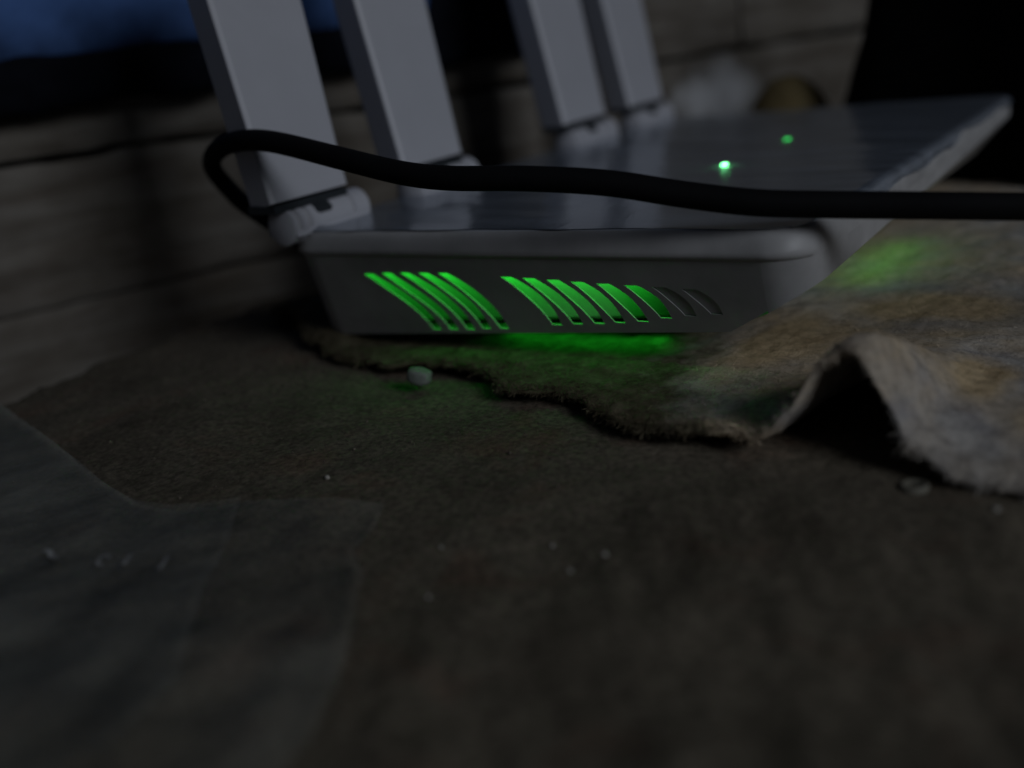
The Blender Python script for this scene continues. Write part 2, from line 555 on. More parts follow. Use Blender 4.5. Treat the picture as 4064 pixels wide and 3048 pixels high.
def build_mat():
    root = empty("felt_mat", (120, 60, -7))
    tag(root, "frayed mottled grey and tan felt mat spread under the router", "mat")
    us = np.concatenate([np.arange(-52, 205, 1.0), np.arange(205, 336, 4)])
    nv = 190
    tt = np.linspace(0, 1, nv)**1.9
    U = np.repeat(us[:, None], nv, 1)
    f = front_v(us)[:, None]
    V = f + (345-f)*tt[None, :]
    U = np.maximum(U, wall_u(V)+8 + 1.5*fbm(V/6, U*0, 91, 2))
    Z = mat_z(U, V)
    # thin ragged lip at the front
    lip = np.exp(-(V-f)/1.2)
    Z = Z - 0.9*lip
    top = np.stack([U, V, Z], -1).reshape(-1, 3)
    bot = top.copy()
    thick = (2.6*(1-np.exp(-(V-f)/2.0)) + 0.4).reshape(-1)
    bot[:, 2] -= thick
    n = len(top)
    F = grid_faces(len(us), nv)
    fs = F + [(a+n, d+n, c+n, b+n) for (a, b, c, d) in F]
    m_ = len(us)
    for i in range(m_-1):
        fs.append((i*nv, i*nv+n, (i+1)*nv+n, (i+1)*nv))
        fs.append((i*nv+nv-1, (i+1)*nv+nv-1, (i+1)*nv+nv-1+n, i*nv+nv-1+n))
    for j in range(nv-1):
        fs.append((j, j+1, j+1+n, j+n))
        fs.append(((m_-1)*nv+j, (m_-1)*nv+j+n, (m_-1)*nv+j+1+n, (m_-1)*nv+j+1))
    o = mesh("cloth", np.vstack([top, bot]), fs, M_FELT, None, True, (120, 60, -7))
    adopt(o, root)
    # loose fibres
    R = np.random.RandomState(4)
    P, D = [], []
    N1 = 14000
    u = R.uniform(-50, 215, N1); t = R.rand(N1)**2.0
    fv = front_v(u); v = fv + t*(180-fv)*R.rand(N1)
    keep = ~((u > 6) & (u < 130) & (v > 12) & (v < 216)) & (u > wall_u(v)+8)
    u, v = u[keep], v[keep]
    z = mat_z(u, v)
    ang = R.uniform(0, 2*PI, len(u)); el = R.uniform(0.1, 0.75, len(u))
    L = R.uniform(0.5, 1.6, len(u))
    P1 = np.stack([u, v, z-0.1], 1)
    D1 = np.stack([np.cos(ang)*np.cos(el), np.sin(ang)*np.cos(el), np.sin(el)], 1)*L[:, None]
    N2 = 5200
    u = R.uniform(-50, 200, N2); v = front_v(u)+R.uniform(0, 0.8, N2); z = mat_z(u, v)-0.9-R.rand(N2)*0.6
    ang = R.normal(-PI/2, 0.6, N2); el = R.uniform(-0.9, 0.3, N2)
    L = R.uniform(0.4, 1.8, N2)*(0.5+1.6*np.clip(fbm(u/4, u*0, 95, 2)+0.3, 0, 1))
    P2 = np.stack([u, v, z], 1)
    D2 = np.stack([np.cos(ang)*np.cos(el), np.sin(ang)*np.cos(el), np.sin(el)], 1)*L[:, None]
    P = np.vstack([P1, P2]); D = np.vstack([D1, D2])
    n = len(P)
    side = np.cross(D, R.normal(size=(n, 3)))
    side /= np.linalg.norm(side, axis=1)[:, None]+1e-9
    wd = R.uniform(0.035, 0.08, n)[:, None]
    bend = R.normal(size=(n, 3))*0.22*np.linalg.norm(D, axis=1)[:, None]
    A = P-side*wd; B = P+side*wd
    m1 = P+D*0.55+bend
    Cc = m1+side*wd*0.8; Dd = m1-side*wd*0.8
    E = P+D
    vs = np.stack([A, B, Cc, Dd, E], 1).reshape(-1, 3)
    fs = []
    for i in range(n):
        k = i*5
        fs.append((k, k+1, k+2, k+3)); fs.append((k+3, k+2, k+4))
    o = mesh("loose_fibres", vs, fs, M_FIBRE, None, False, (120, 60, -7))
    adopt(o, root)
    o["kind"] = "stuff"
build_mat()

# ------------------------------------------------------------------ router
W, L, H, RIM = 140.0, 223.0, 26.2, 5.8
ZR = H-RIM
def zb(u): return -5.2 + 0.068*min(max(u, 0), W) + 0.55*max(0.0, u-121.0)
def inset(z): return 1.0 + (ZR-z)*0.441          # front and back faces lean in
def inset_r(z): return 0.3 + (ZR-z)*0.05      # right side: upright
def inset_l(z): return 1.0 - (ZR-z)*0.22
RR, RB, RL = 9.5, 5.5, 9.0
def rrect(ins, r=None, n=14, il=None, ir=None, rr=RR, rl=RL):
    """rounded rectangle outline, counter-clockwise, starting after the front edge's right end"""
    pts = []
    il = ins if il is None else il
    ir = ins if ir is None else ir
    for cx, cy, a0, r in ((W-ir-rr, ins+rr, -PI/2, rr), (W-ir-RB, L-ins-RB, 0, RB), (il+rl, L-ins-rl, PI/2, rl), (il+rl, ins+rl, PI, rl)):
        for i in range(n+1):
            a = a0+PI/2*i/n
            pts.append((cx+r*math.cos(a), cy+r*math.sin(a)))
    return pts

router = empty("wifi_router", (W/2, L/2, -5))
tag(router, "white router with four upright antennas, glowing green vents and film over its top", "router")

def build_body():
    lev = 14
    nom = rrect(1.0)
    vs = []
    for k in range(lev):
        t = k/(lev-1)
        for i, (u0, v0) in enumerate(nom):
            z = ZR + (zb(u0) + 6.0*max(0.0, min(1.0, (u0-121)/19))*max(0.0, min(1.0, (v0-12)/(L-12))) - ZR)*t
            p = rrect(inset(z), il=inset_l(z), ir=inset_r(z))[i]
            if k == lev-1:       # small turned-in lower edge
                vs.append((p[0], p[1], z))
            else:
                vs.append((p[0], p[1], z))
    n = len(nom)
    fs = []
    for k in range(lev-1):
        for i in range(n):
            j = (i+1) % n
            if i == n-1: continue         # front opening: filled by the vent panel
            fs.append((k*n+i, (k+1)*n+i, (k+1)*n+j, k*n+j))
    # underside: triangulated sheet that follows the rising lower edge
    base_i = (lev-1)*n
    ring = [Vector((vs[base_i+i][0], vs[base_i+i][1])) for i in range(n)]
    # along the front it meets the vent panel's lower edge
    pz, u1t, u0t = {}, W-RR-0.3, RL+1.0
    ub, ua = W-RR-inset_r(zb(u1t)), RL+inset_l(zb(u0t))
    for i in range(1, 40):
        un = u0t+(u1t-u0t)*i/40
        pz[len(ring)] = zb(un)
        ring.append(Vector((ua+(ub-ua)*i/40, inset(zb(un)))))
    n2 = len(ring)
    extra = [Vector((u, v)) for u in np.arange(8, 136, 4.0) for v in np.arange(22, L-12, 22)]
    ulo, uhi = min(p.x for p in ring), max(p.x for p in ring)
    rv, re, rf, ov, oe, of = geometry.delaunay_2d_cdt(ring+extra, [(i, (i+1) % n2) for i in range(n2)], [], 1, 1e-5)
    st = len(vs)
    for p, src in zip(rv, ov):
        k = [q for q in src if q < n2]
        z = (pz[k[0]] if k[0] in pz else vs[base_i+k[0]][2]) if k else zb(p.x)
        vs.append((p.x, p.y, z))
    fs += [tuple(st+i for i in f[::-1]) for f in rf]
    o = mesh("shell", vs, fs, M_SHELL, None, True, (W/2, L/2, 5))
    auto_smooth(o, 40)
    adopt(o, router)
    return nom
build_body()

# vent panel: a sloping plane with eleven curved slots cut through it
PA = Vector((0, inset(ZR), ZR)); PE = Vector((0, 0.441, -1)).normalized()
PNI = Vector((0, 1, 0.441)).normalized()     # inwards
def face_pt(u, s, d=0.0):
    return PA + PE*s + PNI*d + Vector((u, 0, 0))
SLOTS = [
 [(25.3, 5.6), (30.7, 10.0), (35.0, 14.5), (38.1, 18.9), (39.3, 23.4)],
 [(31.6, 5.2), (36.2, 9.6), (40.8, 14.3), (43.5, 18.3), (44.9, 23.0)],
 [(37.4, 5.0), (42.7, 9.1), (46.7, 13.8), (49.2, 18.0), (50.3, 22.7)],
 [(43.5, 4.9), (48.2, 8.7), (52.1, 13.0), (54.3, 17.0), (55.4, 22.1)],
 [(49.5, 4.8), (54.1, 8.7), (57.8, 13.5), (59.8, 17.4), (61.0, 21.7)],
 [(67.9, 5.5), (72.1, 9.2), (74.7, 12.8), (76.1, 16.1), (76.8, 19.6)],
 [(74.0, 5.7), (78.1, 9.6), (80.7, 13.4), (82.1, 16.4), (82.7, 19.0)],
 [(80.4, 6.0), (84.1, 9.7), (86.5, 13.3), (87.9, 16.1), (88.6, 18.5)],
 [(86.6, 6.4), (90.1, 9.7), (92.3, 13.4), (93.4, 15.8), (94.1, 17.9)],
 [(93.1, 6.7), (96.4, 10.1), (98.4, 13.3), (99.4, 15.5), (100.1, 17.2)],
 [(99.8, 7.0), (103.0, 9.8), (104.8, 12.7), (105.6, 14.4), (106.0, 15.9)],
 [(106.6, 7.3), (109.5, 9.9), (111.0, 12.3), (111.7, 13.8), (112.0, 15.0)],
 [(113.4, 7.6), (116.0, 10.0), (117.3, 12.0), (117.9, 13.2), (118.2, 14.2)],
]
def smooth_path(pts, n):
    p = np.array(pts, float)
    d = np.concatenate([[0], np.cumsum(np.linalg.norm(np.diff(p, axis=0), axis=1))])
    # cubic least-squares through the measured points keeps the bar an even curve
    t = d/d[-1]
    cu_, cs_ = np.polyfit(t, p[:, 0], 3), np.polyfit(t, p[:, 1], 3)
    tt = np.linspace(0, 1, n)
    return np.stack([np.polyval(cu_, tt), np.polyval(cs_, tt)], 1)

def slot_poly(pts, hw):
    c = smooth_path(pts, 15)
    k = np.linspace(0, 1, 15)
    hwv = hw*(0.82+0.5*np.sin(PI*np.clip(k*0.9+0.12, 0, 1)))*0.78
    left = c.copy(); right = c.copy()
    left[:, 0] -= hwv*(1+0.35*k*0); right[:, 0] += hwv
    return [tuple(x) for x in left] + [tuple(x) for x in right[::-1]]

def build_vent():
    def sb(u): return (ZR-zb(u))*math.hypot(1, 0.441)
    outer = []
    nseg = 40
    u0t, u1t = RL+1.0, W-RR-0.3
    for i in range(nseg+1): outer.append((u0t+(u1t-u0t)*i/nseg, 0.0))
    zR = zb(u1t); zL = zb(u0t)
    u1b = W-RR-inset_r(zR); u0b = RL+inset_l(zL)
    for i in range(1, 14):
        t = i/14; z = ZR-(ZR-zR)*t
        outer.append((W-RR-inset_r(z), sb(u1t)*t))
    for i in range(nseg+1):
        u = u1b+(u0b-u1b)*i/nseg
        un = u1t+(u0t-u1t)*i/nseg
        outer.append((u, sb(un)))
    for i in range(1, 8):
        t = 1-i/8; outer.append((u0t+(u0b-u0t)*t, sb(u0t)*t))
    verts = [Vector(p) for p in outer]
    loops = [list(range(len(outer)))]
    for k, s in enumerate(SLOTS):
        pl = slot_poly(s, 2.0 if k < 5 else 2.1)
        st = len(verts)
        verts += [Vector(p) for p in pl]
        loops.append(list(range(st, st+len(pl))))
    edges = []
    for lp in loops:
        edges += [(lp[i], lp[(i+1) % len(lp)]) for i in range(len(lp))]
    # extra interior points keep the triangles tidy
    rv, re, rf, ov, oe, of = geometry.delaunay_2d_cdt(verts, edges, [], 0, 1e-5)
    def inside(p, poly):
        c = False
        n = len(poly)
        for i in range(n):
            x1, y1 = poly[i]; x2, y2 = poly[(i+1) % n]
            if (y1 > p[1]) != (y2 > p[1]) and p[0] < (x2-x1)*(p[1]-y1)/(y2-y1)+x1: c = not c
        return c
    opoly = outer
    spoly = [[tuple(verts[i]) for i in lp] for lp in loops[1:]]
    faces = []
    for f in rf:
        c = sum((rv[i] for i in f), Vector((0, 0)))/len(f)
        if inside(c, opoly) and not any(inside(c, sp) for sp in spoly):
            faces.append(tuple(f))
    TH = 0.25
    n = len(rv)
    vs = [face_pt(p.x, p.y, 0) for p in rv] + [face_pt(p.x, p.y, TH) for p in rv]
    fs = list(faces) + [tuple(i+n for i in f[::-1]) for f in faces]
    # slot side walls
    cnt = {}
    for f in faces:
        for a, b in zip(f, f[1:]+f[:1]):
            cnt[(a, b)] = 1
    for (a, b) in list(cnt):
        if (b, a) not in cnt:
            fs.append((b, a, a+n, b+n))
    o = mesh("vent_panel", vs, fs, M_SHELL, None, False, (W/2, 5, 10))
    adopt(o, router)
    # the last two slots are blind: closed just behind the face
    for k in (11, 12):
        pl = slot_poly(SLOTS[k], 2.45)
        q = len(pl)
        vs = [face_pt(u, sv, 0.36) for u, sv in pl] + [face_pt(u, sv, 0.8) for u, sv in pl]
        fs = [tuple(range(q)), tuple(range(q, 2*q))[::-1]] + [(i, q+i, q+(i+1) % q, (i+1) % q) for i in range(q)]
        b_ = mesh("slot_blank", vs, fs, M_SHELL, None, False, face_pt(SLOTS[k][0][0], 10, 1))
        adopt(b_, router)
    # glowing panel seen through the slots
    rows = list(np.linspace(0.03, 0.985, 22))
    def pd(sv): return 4.9
    bm = bmesh.new()
    ra = [[bm.verts.new(face_pt(u, f*sb(u), pd(f*sb(u)))) for u in (11, 105.5)] for f in rows]
    rb = [[bm.verts.new(v.co + PNI*0.7) for v in q] for q in ra]
    for k in range(len(rows)-1):
        bm.faces.new((ra[k][0], ra[k][1], ra[k+1][1], ra[k+1][0]))
        bm.faces.new((rb[k][0], rb[k+1][0], rb[k+1][1], rb[k][1]))
        for e in (0, 1):
            bm.faces.new((ra[k][e], ra[k+1][e], rb[k+1][e], rb[k][e]))
    bm.faces.new((ra[0][0], rb[0][0], rb[0][1], ra[0][1]))
    bm.faces.new((ra[-1][0], ra[-1][1], rb[-1][1], rb[-1][0]))
    o = from_bm("light_panel", bm, M_PANEL, None, True, (W/2, 10, 10))
    adopt(o, router)
    # dark plate added on the case floor to darken the slots' lower ends
    bm = bmesh.new()
    cb = []
    for dz in (1.2, 0.4):
        cb.append([bm.verts.new((u, inset(zb(u))+dv, zb(u)+dz)) for u, dv in ((9, 1.2), (60, 1.2), (116, 1.2), (116, 60), (60, 60), (9, 60))])
    bm.faces.new(cb[0]); bm.faces.new(cb[1][::-1])
    for i in range(6):
        j = (i+1) % 6
        bm.faces.new((cb[0][i], cb[1][i], cb[1][j], cb[0][j]))
    o = from_bm("slot_darkener", bm, simple("dark_plate", (0.05, 0.06, 0.055), 1.0, 0.0, 0.2, 300, 0), None, False, (W/2, 20, 0))
    adopt(o, router)
    # the green strip lamp under the lid that lights it
    LD = (PE*0.50 + PNI*0.866).normalized()
    a = face_pt(59, 4.2, 2.5); b = a + LD*5
    l = lamp("vent_lamp", a*S, b*S, 0.0125, (0.022, 1.0, 0.045), 95*S, 1.6*S)
    q = Matrix((Vector((1, 0, 0)), (-LD).cross(Vector((1, 0, 0))), -LD)).transposed()
    l.matrix_world = Matrix.Translation(a*S) @ q.to_4x4()
build_vent()
# light leaking from the underside and the side vents
lamp("underside_lamp", Vector((74, 23, -2.4))*S, Vector((74, 20.5, -10))*S, 0.0011, (0.02, 1.0, 0.05), 44*S, 10*S)
side = lamp("side_lamp", Vector((126.5, 106, 5.0))*S, Vector((126.5, 106, -6))*S, 0.00046, (0.10, 1.0, 0.05), 3*S, 48*S)
side.rotation_euler = (0, 0, 0)      # long side runs along the router, shining straight down

def build_top():
    # lid: a thick rounded plate with softened edges
    vs, rings = [], []
    prof = [(1.2, ZR-0.3), (0.4, ZR+0.4), (0.0, ZR+1.1), (0.15, ZR+1.9), (0.7, H-2.4), (1.4, H-1.2), (2.1, H-0.4), (3.0, H)]
    for ins, z in prof:
        rings.append(rrect(ins, ir=0.3 if z < ZR+1 else 0.3+(ins-0.0)*0.45))
        vs += [(p[0], p[1], z) for p in rings[-1]]
    n = len(rings[0])
    fs = []
    for k in range(len(prof)-1):
        for i in range(n):
            j = (i+1) % n
            fs.append((k*n+i, k*n+j, (k+1)*n+j, (k+1)*n+i))
    fs.append(tuple(range(n))[::-1])
    o = mesh("lid", vs, fs, M_SHELL, None, True, (W/2, L/2, H))
    auto_smooth(o, 65)
    adopt(o, router)
    vs = [(p[0], p[1], H-0.02) for p in rings[-1]]
    r2 = [(p[0]*0.995+W*0.0025, p[1]*0.997+L*0.0015, H+0.12) for p in rings[-1]]
    fs = [tuple(range(n, 2*n))] + [(i, (i+1) % n, n+(i+1) % n, n+i) for i in range(n)]
    o = mesh("face_plate", vs+r2, fs, M_TOP, None, False, (W/2, L/2, H))
    adopt(o, router)
    # clear film lying over the lid, wrinkled, with wavy edges that turn down over the rim
    nu, nv = 150, 170
    uu = np.linspace(-0.8, W+9.0, nu); vv = np.linspace(3.0, L-0.5, nv)
    U, V = np.meshgrid(uu, vv, indexing='ij')
    U0, V0 = U.copy(), V.copy()
    V = V + np.maximum(1.6*fbm(U0/16, V0*0+2, 101, 3), -0.5)*np.exp(-(V0-3.0)/4.0)
    a = U0*0.8 - V0*0.35; b = U0*0.35+V0*0.8
    Z = H + 0.26 + 0.12*np.clip((V0-3)/8, 0, 1) + 0.45*np.clip(fbm(a/34, b/12, 103, 2)+0.1, 0, 1) + 0.06*np.clip(fbm(a/9, b/3.0, 107, 2), 0, 1)
    # crumple near the first hinge
    Z = Z + 3.4*np.clip(fbm(U0/2.8, V0/2.8, 111, 2)+0.08, 0, 1)*np.exp(-((U0-2)**2+(V0-2)**2)/60.0)
    o_r = np.clip(-U0+0.6, 0, 9); Z = Z - o_r**1.2*1.0
    e = np.clip(U0-(W-2.2), 0, 20)               # arc length past the bend
    ang = np.clip(e/2.6, 0, PI/2*0.96)
    drop = np.where(e < 2.6*PI/2*0.96, 2.6*(1-np.cos(ang)), 2.6*(1-math.cos(PI/2*0.96))+(e-2.6*PI/2*0.96))
    out_ = 2.6*np.sin(ang)
    rag = (2.4+2.6*fbm(V0/24, V0*0+4, 117, 2))*np.clip((V0-14)/30, 0.02, 1)      # ragged lower edge of the film
    drop = np.minimum(drop, rag)
    out_ = np.where(e > 0, 2.6*np.sin(np.arccos(np.clip(1-np.minimum(drop, 2.6)/2.6, -1, 1))), 0)
    U = np.where(e > 0, W-2.2+out_+0.25*fbm(U0/3, V0/11, 119, 3)*(e > 2), U)
    Z = Z - drop
    # round the sheet's corners with the lid
    def corner(U, V):
        for cu_, cv_, su, sv in ((RL, RL, -1, -1), (W-RR, RR, 1, -1), (RL, L-RL, -1, 1), (W-RB, L-RB, 1, 1)):
            du = (U-cu_)*su; dv = (V-cv_)*sv
            inn = (du > 0) & (dv > 0)
            r = np.hypot(du, dv); mx = np.maximum(du, dv)
            k = np.where(inn & (r > 1e-6), mx/np.maximum(r, 1e-6), 1)
            U = np.where(inn, cu_+su*du*k, U); V = np.where(inn, cv_+sv*dv*k, V)
        return U, V
    Uc, Vc = corner(np.minimum(U, W), V)
    U = np.where(U > W, Uc+(U-W), Uc); V = Vc
    o = mesh("clear_film", np.stack([U, V, Z], -1).reshape(-1, 3), grid_faces(nu, nv), M_FILM, None, True, (W/2, L/2, H))
    adopt(o, router)
    o["label"] = "shiny wrinkled clear film over the top"
    # indicator lights
    for (u, v, r, m_core, m_rim, lab) in ((88.3, 85.8, 1.4, M_LED1, M_LED1R, "brighter indicator light"), (89.4, 133.6, 1.55, M_LED2, M_LED1R, "dimmer indicator light")):
        ns = 20
        vs = []
        for rr, z in ((r, H+0.05), (r*0.97, H+0.24)):
            vs += [(u+rr*0.8*math.cos(2*PI*i/ns), v+rr*1.25*math.sin(2*PI*i/ns), z) for i in range(ns)]
        fs = [(i, (i+1) % ns, ns+(i+1) % ns, ns+i) for i in range(ns)] + [tuple(range(ns, 2*ns))]
        o = mesh("indicator_light", vs, fs, m_rim, None, False, (u, v, H)); adopt(o, router)
        o["label"] = lab
        vs = []
        for rr, z in ((r*0.80, H+0.2), (r*0.72, H+0.55), (r*0.35, H+0.66)):
            vs += [(u+rr*0.8*math.cos(2*PI*i/ns), v+rr*1.25*math.sin(2*PI*i/ns), z) for i in range(ns)]
        fs = [(k*ns+i, k*ns+(i+1) % ns, (k+1)*ns+(i+1) % ns, (k+1)*ns+i) for k in range(2) for i in range(ns)] + [tuple(range(2*ns, 3*ns))]
        c = mesh("lens", vs, fs, m_core, o, False, (u, v, H)); c.location = (0, 0, 0)
    for (u, v) in ((26, 40), (100, 60), (26, L-26), (100, L-30)):
        z1 = zb(u)+0.3
        bm = bmesh.new()
        bmesh.ops.create_cone(bm, cap_ends=True, segments=18, radius1=5, radius2=4.6, depth=1.0)
        z0 = float(mat_z(u, v))-0.2
        for q in bm.verts:
            q.co = Vector((q.co.x+u, q.co.y+v, z0 if q.co.z < 0 else z1))
        o = from_bm("foot", bm, M_FOOT, None, False, (u, v, z0)); adopt(o, router)
build_top()

# antennas
LEAN, TILT = 0.2225, 0.085
AD = Vector((-math.sin(LEAN), TILT, math.cos(LEAN)))
def build_antenna(v0, v1, copy_of=None):
    wd = v1-v0
    if copy_of is not None:
        pass
    root = bpy.data.objects.new("antenna", None)
    base = Vector((3.4, (v0+v1)/2, 30.6))
    # blade
    bm = bmesh.new()
    rings = []
    for t, wk, th in ((0, 1.0, 12.2), (0.06, 1.005, 12.2), (0.5, 1.10, 12.0), (0.95, 1.19, 11.4), (1.0, 1.17, 10.0)):
        z = 4.0 + 90*t
        c = base + AD*z
        hw = wd*wk/2
        off = wd*(wk-1)*0.12
        ring = []
        x0, x1 = 4.6-th, 4.6
        ch = 1.1
        for (x, y) in ((x1, -hw+ch), (x1, hw-ch), (x1-ch*0.6, hw-ch*0.2), (x1-ch*1.0, hw), (x0+ch, hw-2.6), (x0, hw-3.6), (x0, -hw+3.6), (x0+ch, -hw+2.6), (x1-ch*1.0, -hw), (x1-ch*0.6, -hw+ch*0.2)):
            ring.append(bm.verts.new(c + Vector((x*math.cos(LEAN), y+off, x*math.sin(LEAN)))))
        rings.append(ring)
    for a, b in zip(rings, rings[1:]):
        n = len(a)
        for i in range(n):
            bm.faces.new((a[i], a[(i+1) % n], b[(i+1) % n], b[i]))
    bm.faces.new(rings[0][::-1]); bm.faces.new(rings[-1])
    blade = from_bm("antenna", bm, M_WHITE, None, True, base)
    auto_smooth(blade, 25)
    adopt(blade, router)
    bpy.data.objects.remove(root)
    # hinge: three knuckles on a pin, on a low saddle
    def cyl(name, ya, yb, r, m, xc=0.4, zc=-2.0, seg=28, flat=True):
        bm = bmesh.new()
        prof = [(ya, r*0.86), (ya+0.5, r), (yb-0.5, r), (yb, r*0.86)]
        rr = []
        for y, q in prof:
            ring = []
            for i in range(seg):
                a = 2*PI*i/seg
                x, z = q*math.cos(a), q*math.sin(a)
                ring.append(bm.verts.new(base+Vector((xc+x, y, zc+z))))
            rr.append(ring)
        for a, b in zip(rr, rr[1:]):
            for i in range(seg):
                bm.faces.new((a[i], a[(i+1) % seg], b[(i+1) % seg], b[i]))
        bm.faces.new(rr[0][::-1]); bm.faces.new(rr[-1])
        o = from_bm(name, bm, m, None, True, base)
        auto_smooth(o, 40)
        adopt(o, blade)
        return o
    ya, yb = -wd/2+4.2, wd/2+6.2
    wk = yb-ya
    cuts = [ya, ya+wk*0.10, ya+wk*0.22, ya+wk*0.78, yb]
    for a, b in zip(cuts, cuts[1:]):
        cyl("hinge_knuckle", a+0.35, b-0.35, 5.0, M_WHITE)
    cyl("hinge_pin", ya+0.4, yb-0.4, 4.2, M_SHELL)
    # saddle block under the barrel
    bm = bmesh.new()
    z0 = H-0.2-base.z
    sec = [(-5.2, z0), (5.6, z0), (5.0, z0+1.4), (3.6, z0+2.0), (-4.4, z0+2.0)]
    r0 = [bm.verts.new(base+Vector((x, ya+1.0, z))) for x, z in sec]
    r1 = [bm.verts.new(base+Vector((x, yb-1.0, z))) for x, z in sec]
    n = len(sec)
    for i in range(n): bm.faces.new((r0[i], r0[(i+1) % n], r1[(i+1) % n], r1[i]))
    bm.faces.new(r0[::-1]); bm.faces.new(r1)
    o = from_bm("hinge_saddle", bm, M_WHITE, None, False, base); adopt(o, blade)
    # dark latch opening in the barrel under the blade
    bm = bmesh.new()
    a0, a1 = math.radians(20), math.radians(70)
    ring = []
    y0, y1 = -0.5, 5.6
    K = 6
    outer = []
    for i in range(K+1):
        a = a0+(a1-a0)*i/K
        fl = 0.9 if i in (0,) else 0
        outer.append((5.12, a, fl))
    for q in (5.12, 4.5):
        ring.append([[bm.verts.new(base+Vector((0.4+q*math.cos(a), y, -2.0+q*math.sin(a)))) for y in (y0+fl, y1-fl)] for _, a, fl in outer])
    for i in range(K):
        bm.faces.new((ring[0][i][0], ring[0][i][1], ring[0][i+1][1], ring[0][i+1][0]))
        bm.faces.new((ring[1][i][0], ring[1][i+1][0], ring[1][i+1][1], ring[1][i][1]))
        bm.faces.new((ring[0][i][0], ring[0][i+1][0], ring[1][i+1][0], ring[1][i][0]))
        bm.faces.new((ring[0][i][1], ring[1][i][1], ring[1][i+1][1], ring[0][i+1][1]))
    bm.faces.new((ring[0][0][0], ring[1][0][0], ring[1][0][1], ring[0][0][1]))
    bm.faces.new((ring[0][K][0], ring[0][K][1], ring[1][K][1], ring[1][K][0]))
    o = from_bm("latch_opening", bm, M_DARK, None, False, base); adopt(o, blade)
    # shadow in the joint between blade and barrel, built as a dark block
    bm = bmesh.new()
    bmesh.ops.create_cube(bm, size=1)
    for q in bm.verts:
        q.co = base + AD*3.2 + Vector((q.co.x*9.6-0.9, q.co.y*(wd-1.4), q.co.z*2.0))
    o = from_bm("hinge_gap_shade", bm, M_DARK, None, False, base); adopt(o, blade)
    return blade
for (a, b) in ((-7.6, 21.2), (45.4, 74.6), (137.0, 168.0), (188.0, 218.0)):
    build_antenna(a, b)

# ------------------------------------------------------------------ cable
def pix(x, y, k):     # measured point on the cable, as camera distance (offline survey)
    return CAM + (fw + cr*(x-2032)/4131.57 - cu*(y-1524)/4131.57)*k
def build_cable():
    ctrl = [Vector((4, 26, 12)), Vector((-12, 24, 17)), pix(1000, 830, 298), pix(905, 745, 303), pix(842, 662, 300), pix(860, 600, 280), pix(940, 561, 262), pix(1080, 562, 250),
            pix(1350, 628, 236), pix(1600, 688, 226), pix(1800, 708, 219), pix(2060, 708, 213), pix(2400, 725, 207), pix(2700, 770, 203), pix(3000, 805, 199), pix(3300, 812, 196.5), pix(3500, 814, 195),
            pix(3800, 817, 192), pix(4064, 820, 190), pix(4400, 826, 188), pix(4800, 838, 189), Vector((226, 92, 6)), Vector((252, 118, -1.5)), Vector((285, 140, -2.5)), Vector((330, 152, -2.5))]
    pts = []
    n = len(ctrl)
    for i in range(n-1):
        p0 = ctrl[max(0, i-1)]; p1 = ctrl[i]; p2 = ctrl[i+1]; p3 = ctrl[min(n-1, i+2)]
        for t in np.linspace(0, 1, 12, endpoint=False):
            pts.append(0.5*((2*p1)+(p2-p0)*t+(2*p0-5*p1+4*p2-p3)*t*t+(3*p1-p0-3*p2+p3)*t**3))
    pts.append(ctrl[-1])
    P = np.array([tuple(p) for p in pts])
    for _ in range(6):       # relax the sheath
        Q = P.copy(); Q[1:-1] = 0.25*P[:-2]+0.5*P[1:-1]+0.25*P[2:]; P = Q
    r, seg = 2.62, 20
    vs = []
    T = np.gradient(P, axis=0); T /= np.linalg.norm(T, axis=1)[:, None]
    nrm = np.cross(T[0], [0, 0, 1.0]); nrm /= np.linalg.norm(nrm)
    for p, t in zip(P, T):
        nrm = nrm - t*np.dot(nrm, t); nrm /= np.linalg.norm(nrm)
        b = np.cross(t, nrm)
        for k in range(seg):
            a = 2*PI*k/seg
            vs.append(p + r*(math.cos(a)*nrm+math.sin(a)*b))
    m_ = len(P)
    fs = [(i*seg+k, i*seg+(k+1) % seg, (i+1)*seg+(k+1) % seg, (i+1)*seg+k) for i in range(m_-1) for k in range(seg)]
    fs += [tuple(range(seg))[::-1], tuple(range((m_-1)*seg, m_*seg))]
    o = mesh("cable", vs, fs, M_CABLE, None, True, (60, 0, 40))
    tag(o, "thick black cable looping round the first antenna and across the router", "cable")
build_cable()

# ------------------------------------------------------------------ things around
def blob(name, c, rad, m, seed, amp, sub=4, squash=None):
    bm = bmesh.new()
    bmesh.ops.create_icosphere(bm, subdivisions=sub, radius=1)
    c = Vector(c)
    for v in bm.verts:
        d = v.co.normalized()
        k = 1+amp*float(fbm(d.x*1.7+d.z*1.1+20, d.y*1.7-d.z*0.7+20, seed, 3))
        v.co = c + Vector((d.x*rad[0], d.y*rad[1], d.z*rad[2]))*k
    return from_bm(name, bm, m, None, True, c)

lump = blob("rounded_stone", (43.0, 270, 13.5), (18.5, 14, 23.0), M_LUMP, 131, 0.12)
tag(lump, "rounded olive brown stone standing behind the router's back edge", "stone")

